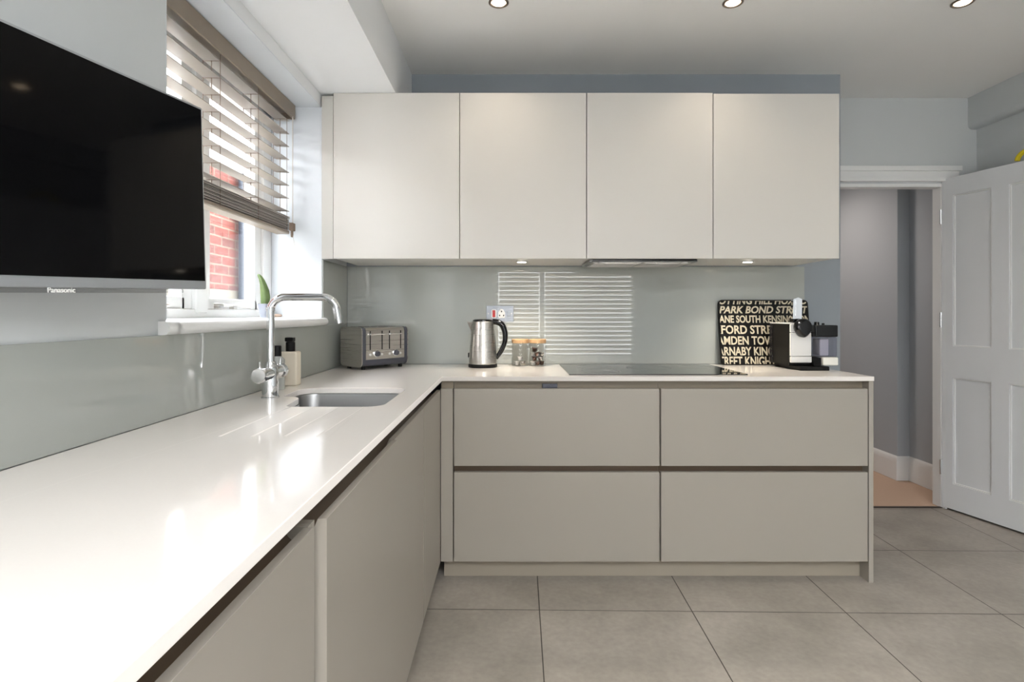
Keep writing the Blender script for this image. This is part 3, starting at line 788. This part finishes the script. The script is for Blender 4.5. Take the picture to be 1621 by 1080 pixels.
# ------------------------------------------------------------ kettle
def kettle():
    r = thing('kettle', 'brushed steel jug kettle with black handle and base', 'kettle', (-.144, 2.975, ZT))
    bm = bmesh.new(); lathe(bm, [(.072, 0), (.075, .003), (.075, .016), (.073, .018)], 48); done('power_base', bm, BLACKM, r)
    bm = bmesh.new(); lathe(bm, [(.072, .0182), (.0735, .022), (.071, .06), (.066, .12), (.060, .19), (.0565, .232), (.0535, .238)], 56); done('jug', bm, STEEL, r)
    bm = bmesh.new(); lathe(bm, [(.053, .2382), (.052, .244), (.044, .249), (.01, .250)], 40); done('lid', bm, BLACK, r)
    # spout: a V lip on the left
    bm = bmesh.new()
    A = [(-.052, -.022, .234), (-.083, 0, .237), (-.052, .022, .234), (-.059, 0, .180), (-.050, 0, .234)]
    v = [bm.verts.new(p) for p in A]
    bm.faces.new((v[0], v[1], v[3])); bm.faces.new((v[1], v[2], v[3])); bm.faces.new((v[0], v[4], v[1])); bm.faces.new((v[4], v[2], v[1]))
    bm.faces.new((v[0], v[3], v[4])); bm.faces.new((v[2], v[4], v[3]))
    bmesh.ops.subdivide_edges(bm, edges=bm.edges, cuts=1)
    done('spout', bm, STEEL, r)
    bm = bmesh.new()
    path = [(.050, .236), (.075, .234), (.098, .222), (.112, .195), (.117, .160), (.113, .125), (.10, .092), (.084, .066), (.070, .045)]
    wid = [.014, .0155, .0155, .0145, .0135, .0125, .012, .011, .010]
    pts = [Vector((a, 0, z)) for a, z in path]
    sp = []
    for i in range(len(pts) - 1):
        p0, p1, p2, p3 = pts[max(i - 1, 0)], pts[i], pts[i + 1], pts[min(i + 2, len(pts) - 1)]
        for k in range(4):
            t = k / 4; sp.append((.5 * ((2 * p1) + (p2 - p0) * t + (2 * p0 - 5 * p1 + 4 * p2 - p3) * t * t + (3 * p1 - p0 - 3 * p2 + p3) * t ** 3), wid[i] * (1 - t) + wid[i + 1] * t))
    sp.append((pts[-1], wid[-1]))
    tube(bm, [s[0] for s in sp], [s[1] for s in sp], 16); done('handle', bm, BLACK, r)
    bm = bmesh.new(); A = [(.0555, .236), (.0735, .060), (.0755, .045), (.069, .045), (.058, .150), (.050, .236)]
    slab(bm, A, -.009, .009, R(PI / 2, 'X')); done('handle_strip', bm, BLACK, r)
    bm = bmesh.new(); bx(bm, -.077, -.070, -.006, .006, .05, .075, .002); done('switch', bm, BLACK, r)
kettle()

# ------------------------------------------------------------ storage jars with pods
PODG = mat('silver_pod_foil', (190, 186, 180), .25, metal=.8); PODB = mat('bronze_pod_foil', (96, 74, 62), .3, metal=.7); PODW = mat('white_pod_foil', (228, 226, 222), .35, metal=.2)
def pod_mesh():
    bm = bmesh.new(); lathe(bm, [(.008, 0), (.0105, .004), (.0125, .018), (.0165, .0185), (.0165, .020), (.006, .0205)], 14)
    bmesh.ops.recalc_face_normals(bm, faces=bm.faces)
    me = bpy.data.meshes.new('coffee_pod'); bm.to_mesh(me); bm.free()
    for p in me.polygons: p.use_smooth = True
    return me
pods = {}
for k, m in (('g', PODG), ('b', PODB), ('w', PODW)):
    me = pod_mesh(); me.materials.append(m); pods[k] = me
cname = {'g': 'silver', 'b': 'dark bronze', 'w': 'white'}
jar_spots = [(.052, 3.03, 'left', [('w', -.018, .0, .006), ('g', .015, .016, .006), ('g', .014, -.018, .006), ('b', -.022, .022, .03) if 0 else ('w', .0, -.002, .03)]),
             (.144, 3.03, 'right', [])]
for h in range(4):
    for a in range(4):
        if h == 3 and a > 1: continue
        t = a * PI / 2 + h * .7
        jar_spots[1][3].append((('b', 'g', 'w', 'b', 'g')[(a + h * 3) % 5], .022 * math.cos(t), .022 * math.sin(t), .006 + h * .0235))
for jx, jy, side, fill in jar_spots:
    desc = 'nearly empty glass jar with bamboo lid beside the kettle' if side == 'left' else 'glass jar with bamboo lid filled with coffee pods beside the hob'
    r = thing('storage_jar', desc, 'jar', (jx, jy, ZT), 'storage jars')
    bm = bmesh.new(); lathe(bm, [(.041, 0), (.044, .003), (.044, .122)], 40, cap=False); lathe(bm, [(.0, .0005), (.0425, .004), (.0425, .122)], 40, cap=False); done('glass_body', bm, GLASS, r)
    bm = bmesh.new(); lathe(bm, [(.0445, .1225), (.0455, .125), (.0455, .141), (.0435, .143)], 40); done('lid', bm, WOOD, r)
    for c, px, py, pz in fill:
        o = bpy.data.objects.new('coffee_pod', pods[c]); COL.objects.link(o)
        o.location = (jx + px, jy + py, ZT + pz); o.rotation_euler = (random.uniform(-.15, .15), random.uniform(-.15, .15), 0)
        where = 'in the nearly empty left jar' if side == 'left' else 'in the full right jar'
        tag(o, f'{cname[c]} foil coffee pod {where}', 'coffee pod', f'{cname[c]} coffee pods {where}')

# ------------------------------------------------------------ cooker socket
r = thing('cooker_socket', 'brushed metal socket plate with red switch on the splashback', 'socket', (-.0575, YB - .0055, 1.188))
bm = bmesh.new(); bx(bm, -.0745, .0745, -.006, 0, -.044, .044, .0025); done('plate', bm, SATST, r)
bm = bmesh.new(); slab(bm, rounded([(-.047, -.025), (-.019, -.025), (-.019, .025), (-.047, .025)], .009), 0, .002, T(0, -.0062, 0) @ R(PI / 2, 'X')); s = done('switch_surround', bm, WPLAST, r)
bm = bmesh.new(); bx(bm, -.041, -.0255, -.0125, -.0085, -.019, .019, .001); done('rocker', bm, REDM, s)
bm = bmesh.new(); slab(bm, rounded([(-.010, -.024), (.028, -.024), (.028, .006), (.016, .026), (.002, .026), (-.010, .006)], .007), 0, .002, T(0, -.0062, 0) @ R(PI / 2, 'X')); s = done('socket_face', bm, WPLAST, r)
for x, z in ((.009, .012), (-.002, -.010), (.020, -.010)):
    bm = bmesh.new(); bx(bm, x - .003, x + .003, -.0092, -.0083, z - .004, z + .004); done('socket_hole', bm, BLACKM, s, flat=True)
bm = bmesh.new(); bx(bm, .038, .055, -.011, -.006, -.014, .014, .002); done('rocker', bm, SATST, r)
for x in (-.064, .064):
    bm = bmesh.new(); lathe(bm, [(.0035, 0), (.003, .0015)], 12, T(x, -.006, 0) @ R(PI / 2, 'X')); done('screw', bm, STEEL, r)

# ------------------------------------------------------------ hob
r = thing('induction_hob', 'black glass induction hob set on the worktop', 'hob', (.67, 2.84, ZT))
bm = bmesh.new(); slab(bm, rounded([(-.405, -.258), (.405, -.258), (.405, .258), (-.405, .258)], .004), .0002, .004); done('glass_top', bm, HOBG, r)
zone = mat('grey_zone_print', (92, 94, 94), .3)
for x, y, q in ((-.24, .11, .09), (-.24, -.12, .09), (.03, .05, .11), (.28, .1, .08)):
    bm = bmesh.new(); lathe(bm, [(q, .0041), (q, .0043), (q + .0015, .0043), (q + .0015, .0041)], 48, T(x, y, 0), cap=False); done('cooking_zone', bm, zone, r, flat=True)
bm = bmesh.new()
for k in range(7): bx(bm, .05 + k * .022, .062 + k * .022, -.235, -.232, .0041, .0043)
done('control_marks', bm, zone, r, flat=True)

# ------------------------------------------------------------ tray with street names, leaning on the splashback
def tray():
    W, HH = .492, .357
    r = thing('lettered_tray', 'black rounded tray printed with cream street names leaning behind the coffee machine', 'tray', (1.385, 3.085, ZT))
    r.rotation_euler.x = -math.radians(8)
    K = Matrix(((1, 0, 0, 0), (0, 0, 1, 0), (0, 1, 0, 0), (0, 0, 0, 1)))   # (x, z) outline -> upright, thickness along y
    out = rounded([(-W / 2, 0), (W / 2, 0), (W / 2, HH), (-W / 2, HH)], .022, 6)
    bm = bmesh.new(); slab(bm, out, .002, .010, K); done('tray_base', bm, mat('tray_black', (12, 10, 9), .3, spec=.25), r)
    bm = bmesh.new()
    inn = rounded([(-W / 2 + .006, .006), (W / 2 - .006, .006), (W / 2 - .006, HH - .006), (-W / 2 + .006, HH - .006)], .018, 6)
    mid = rounded([(-W / 2 + .003, .003), (W / 2 - .003, .003), (W / 2 - .003, HH - .003), (-W / 2 + .003, HH - .003)], .020, 6)
    rings = []
    for o_, y in ((out, .010), (out, -.001), (mid, -.003), (inn, -.001), (inn, .002)):
        rings.append([bm.verts.new((p[0], y, p[1])) for p in o_])
    for a, b in zip(rings, rings[1:]):
        for i in range(len(a)): bm.faces.new((a[i], a[(i + 1) % len(a)], b[(i + 1) % len(a)], b[i]))
    done('rim', bm, bpy.data.materials['tray_black'], r)
    rows = [('NOTTING HILL HOXTON', .334, .056, .25, -.035, .53), ('PARK BOND STREET', .284, .054, .25, .004, .492),
            ('LANE SOUTH KENSINGTON', .232, .055, 0, -.015, .497), ('OXFORD STREET', .171, .064, 0, -.075, .345), ('CAMDEN TOWN', .112, .063, 0, -.047, .330),
            ('CARNABY KING', .054, .063, 0, -.045, .289), ('STREET KNIGHTSBRIDGE', -.002, .068, 0, -.030, .470)]
    bm = bmesh.new()
    for body, z, size, sh, xa, xb in rows:
        tb = bmesh.new(); text_bm(tb, body, size, Matrix(), .0006, .0014, sh, 1, 'LEFT')
        lo = min(v.co.x for v in tb.verts); hi = max(v.co.x for v in tb.verts); tb.free()
        k = (xb - xa) / (hi - lo)
        text_bm(bm, body, size, T(-W / 2 + xa - lo * k, .0002, z) @ R(PI / 2, 'X'), .0006, .0014, sh, k, 'LEFT')
    for co, no in (((-W / 2 + .006, 0, 0), (-1, 0, 0)), ((W / 2 - .006, 0, 0), (1, 0, 0)), ((0, 0, .006), (0, 0, -1)), ((0, 0, HH - .005), (0, 0, 1))):
        bmesh.ops.bisect_plane(bm, geom=bm.verts[:] + bm.edges[:] + bm.faces[:], plane_co=co, plane_no=no, clear_outer=True)
    done('lettering', bm, mat('tray_cream_print', (206, 196, 172), .4), r, flat=True)
tray()

# ------------------------------------------------------------ coffee machine
def coffee():
    r = thing('coffee_machine', 'black and white coffee machine with milk container at the worktop end', 'coffee machine', (1.465, 2.95, ZT))
    SIL = mat('pearl_white_plastic', (222, 222, 220), .3)
    bm = bmesh.new()
    bx(bm, -.055, .088, -.172, .10, 0, .020, .003); done('drip_base', bm, BLACKM, r)
    bm = bmesh.new(); out = rounded([(-.115, .021), (.095, .021), (.095, .226), (-.115, .226)], [.006, .01, .03, .01], 5)
    slab(bm, out, -.083, .022, Matrix(((0, 0, 1, 0), (1, 0, 0, 0), (0, 1, 0, 0), (0, 0, 0, 1)))); done('body', bm, BLACKM, r)
    bm = bmesh.new(); bx(bm, -.081, .022, -.128, -.116, .185, .226, .003); done('front_upper_panel', bm, SIL, r)
    bm = bmesh.new(); bx(bm, -.081, .022, -.130, -.116, .068, .1835, .003); done('front_panel', bm, SIL, r)
    bm = bmesh.new(); bx(bm, -.081, .022, -.134, -.116, .036, .0665, .004); done('drip_drawer', bm, SIL, r)
    bm = bmesh.new(); bx(bm, -.0845, .0235, -.118, .09, .2262, .232, .002); done('top_cover', bm, SIL, r)
    bm = bmesh.new(); bx(bm, -.0885, -.0835, .055, .094, .022, .222, .002); done('water_tank', bm, SMOKE, r)
    # teardrop shaped spout head
    bm = bmesh.new(); out = []
    for k in range(28):
        a = 2 * PI * k / 28; q = .0405 * (1 + .28 * max(0, -math.sin(a)) ** 5)
        out.append((q * math.cos(a), q * math.sin(a)))
    rings = []
    for s, d in ((.9, 0), (1, .006), (1, .028), (.85, .038), (.5, .043)):
        rings.append([bm.verts.new((-.030 + x * s, -.130 - d, .213 + z * s)) for x, z in out])
    for a, b in zip(rings, rings[1:]):
        for i in range(28): bm.faces.new((a[i], a[(i + 1) % 28], b[(i + 1) % 28], b[i]))
    bm.faces.new(rings[0]); bm.faces.new(rings[-1]); done('spout_head', bm, BLACK, r)
    # raised chrome lever
    bm = bmesh.new(); out = rounded([(-.022, 0), (.022, 0), (.024, .098), (.004, .106), (-.020, .098)], .004, 3)
    slab(bm, out, 0, .022, T(-.044, -.10, .252) @ R(PI / 2, 'X')); bx(bm, -.054, -.048, -.126, -.1215, .262, .345, .001); done('lever', bm, CHROME, r)
    bm = bmesh.new(); bx(bm, -.062, -.02, -.118, -.07, .2322, .258, .006); done('lever_hinge', bm, BLACK, r)
    # milk container
    bm = bmesh.new(); bx(bm, .026, .134, -.16, -.045, .066, .163, .008, 3)
    done('milk_container', bm, SMOKE, r)
    bm = bmesh.new(); bx(bm, .060, .105, -.135, -.065, .070, .155, .006); done('milk_pipe_block', bm, mat('grey_lilac_plastic', (190, 190, 198), .3), r)
    bm = bmesh.new(); bx(bm, .024, .136, -.162, -.043, .164, .222, .006, 3); lid = done('container_lid', bm, BLACK, r)
    bm = bmesh.new(); lathe(bm, [(.012, .2222), (.012, .235), (.010, .237)], 18, T(.058, -.11, 0)); lathe(bm, [(.007, .2222), (.006, .231)], 14, T(.090, -.11, 0)); done('lid_knob', bm, BLACK, lid)
    bm = bmesh.new(); bx(bm, .0235, .060, -.150, -.045, .0205, .061, .003); done('container_foot', bm, BLACKM, r)
    bm = bmesh.new(); bx(bm, .0615, .136, -.165, -.045, .0245, .065, .006, 3); done('container_base', bm, mat('warm_white_plastic', (232, 231, 222), .35), r)
coffee()

# ------------------------------------------------------------ cactus
r = thing('potted_cactus', 'small bent green cactus in a grey pot on the window sill', 'plant', (-1.03, 2.40, 1.1712))
bm = bmesh.new(); lathe(bm, [(.019, 0), (.021, .002), (.030, .056), (.031, .058), (.027, .058), (.025, .048)], 28, cap=False); lathe(bm, [(.0, .0005), (.020, .0006)], 28, cap=False); done('pot', bm, mat('grey_pot', (138, 142, 152), .5), r)
bm = bmesh.new(); lathe(bm, [(.0, .0475), (.0255, .0475)], 28, cap=False); done('soil', bm, mat('soil', (70, 55, 44), .9), r)
bm = bmesh.new(); seg = 20; rings = []
path = [(0, .046, .010), (0, .058, .0155), (.001, .085, .0170), (-.002, .115, .0155), (-.008, .140, .0120), (-.015, .160, .0095), (-.024, .176, .0075), (-.029, .183, .0035)]
for px, pz, q in path:
    rings.append([bm.verts.new((px + q * (1 + .18 * math.cos(5 * 2 * PI * k / seg)) * math.cos(2 * PI * k / seg), q * (1 + .18 * math.cos(5 * 2 * PI * k / seg)) * math.sin(2 * PI * k / seg), pz)) for k in range(seg)])
for a, b in zip(rings, rings[1:]):
    for i in range(seg): bm.faces.new((a[i], a[(i + 1) % seg], b[(i + 1) % seg], b[i]))
bm.faces.new(rings[-1]); bm.faces.new(list(reversed(rings[0])))
done('cactus', bm, mat('cactus_green', (92, 112, 66), .6, noise=(60, .25)), r, smooth=80)

# yellow strap hooked over the door
bm = bmesh.new()
for k in range(2):
    pts = [(.075 * math.cos(a), k * .012, .052 * math.sin(a)) for a in [PI * t / 18 for t in range(19)]]
    tube(bm, pts, .009, 10)
o = done('yellow_strap', bm, YEL); o.location = (2.768, 3.03, 2.018); o.rotation_euler.z = math.atan2(-.968, .25)
tag(o, 'yellow padded strap looped on top of the open white door', 'strap')

# ------------------------------------------------------------ outside the window
r = thing('brick_building', 'red brick neighbouring building seen through the kitchen window', 'building', (-3.0, 3.9, -.3))
bm = bmesh.new(); bx(bm, -1.5, .7, -3.4, 1.0, 1.68, 2.65); done('brick_wall', bm, BRICK, r, flat=True)
bm = bmesh.new(); bx(bm, -1.5, .71, -3.4, 1.01, 0, 1.68); done('rendered_base', bm, mat('pale_render', (84, 79, 68), .9), r, flat=True)
bm = bmesh.new(); bx(bm, -1.5, .74, -3.45, 1.03, 2.65, 2.74, .01); done('coping', bm, mat('pale_coping', (208, 202, 190), .8), r)
bm = bmesh.new(); lathe(bm, [(.055, .02), (.055, 2.66)], 20, T(.765, .92, 0)); done('downpipe', bm, mat('blue_grey_pipe', (62, 70, 80), .5), r)
tag(box('ground_outside', -9, XL - .34, -4, 14, -.32, -.30, mat('paving', (205, 202, 195), .9), flat=True), 'grey paving of the passage outside the window', 'ground', kind='structure')
o = bpy.data.objects['ground_outside']; del o['label']; del o['category']
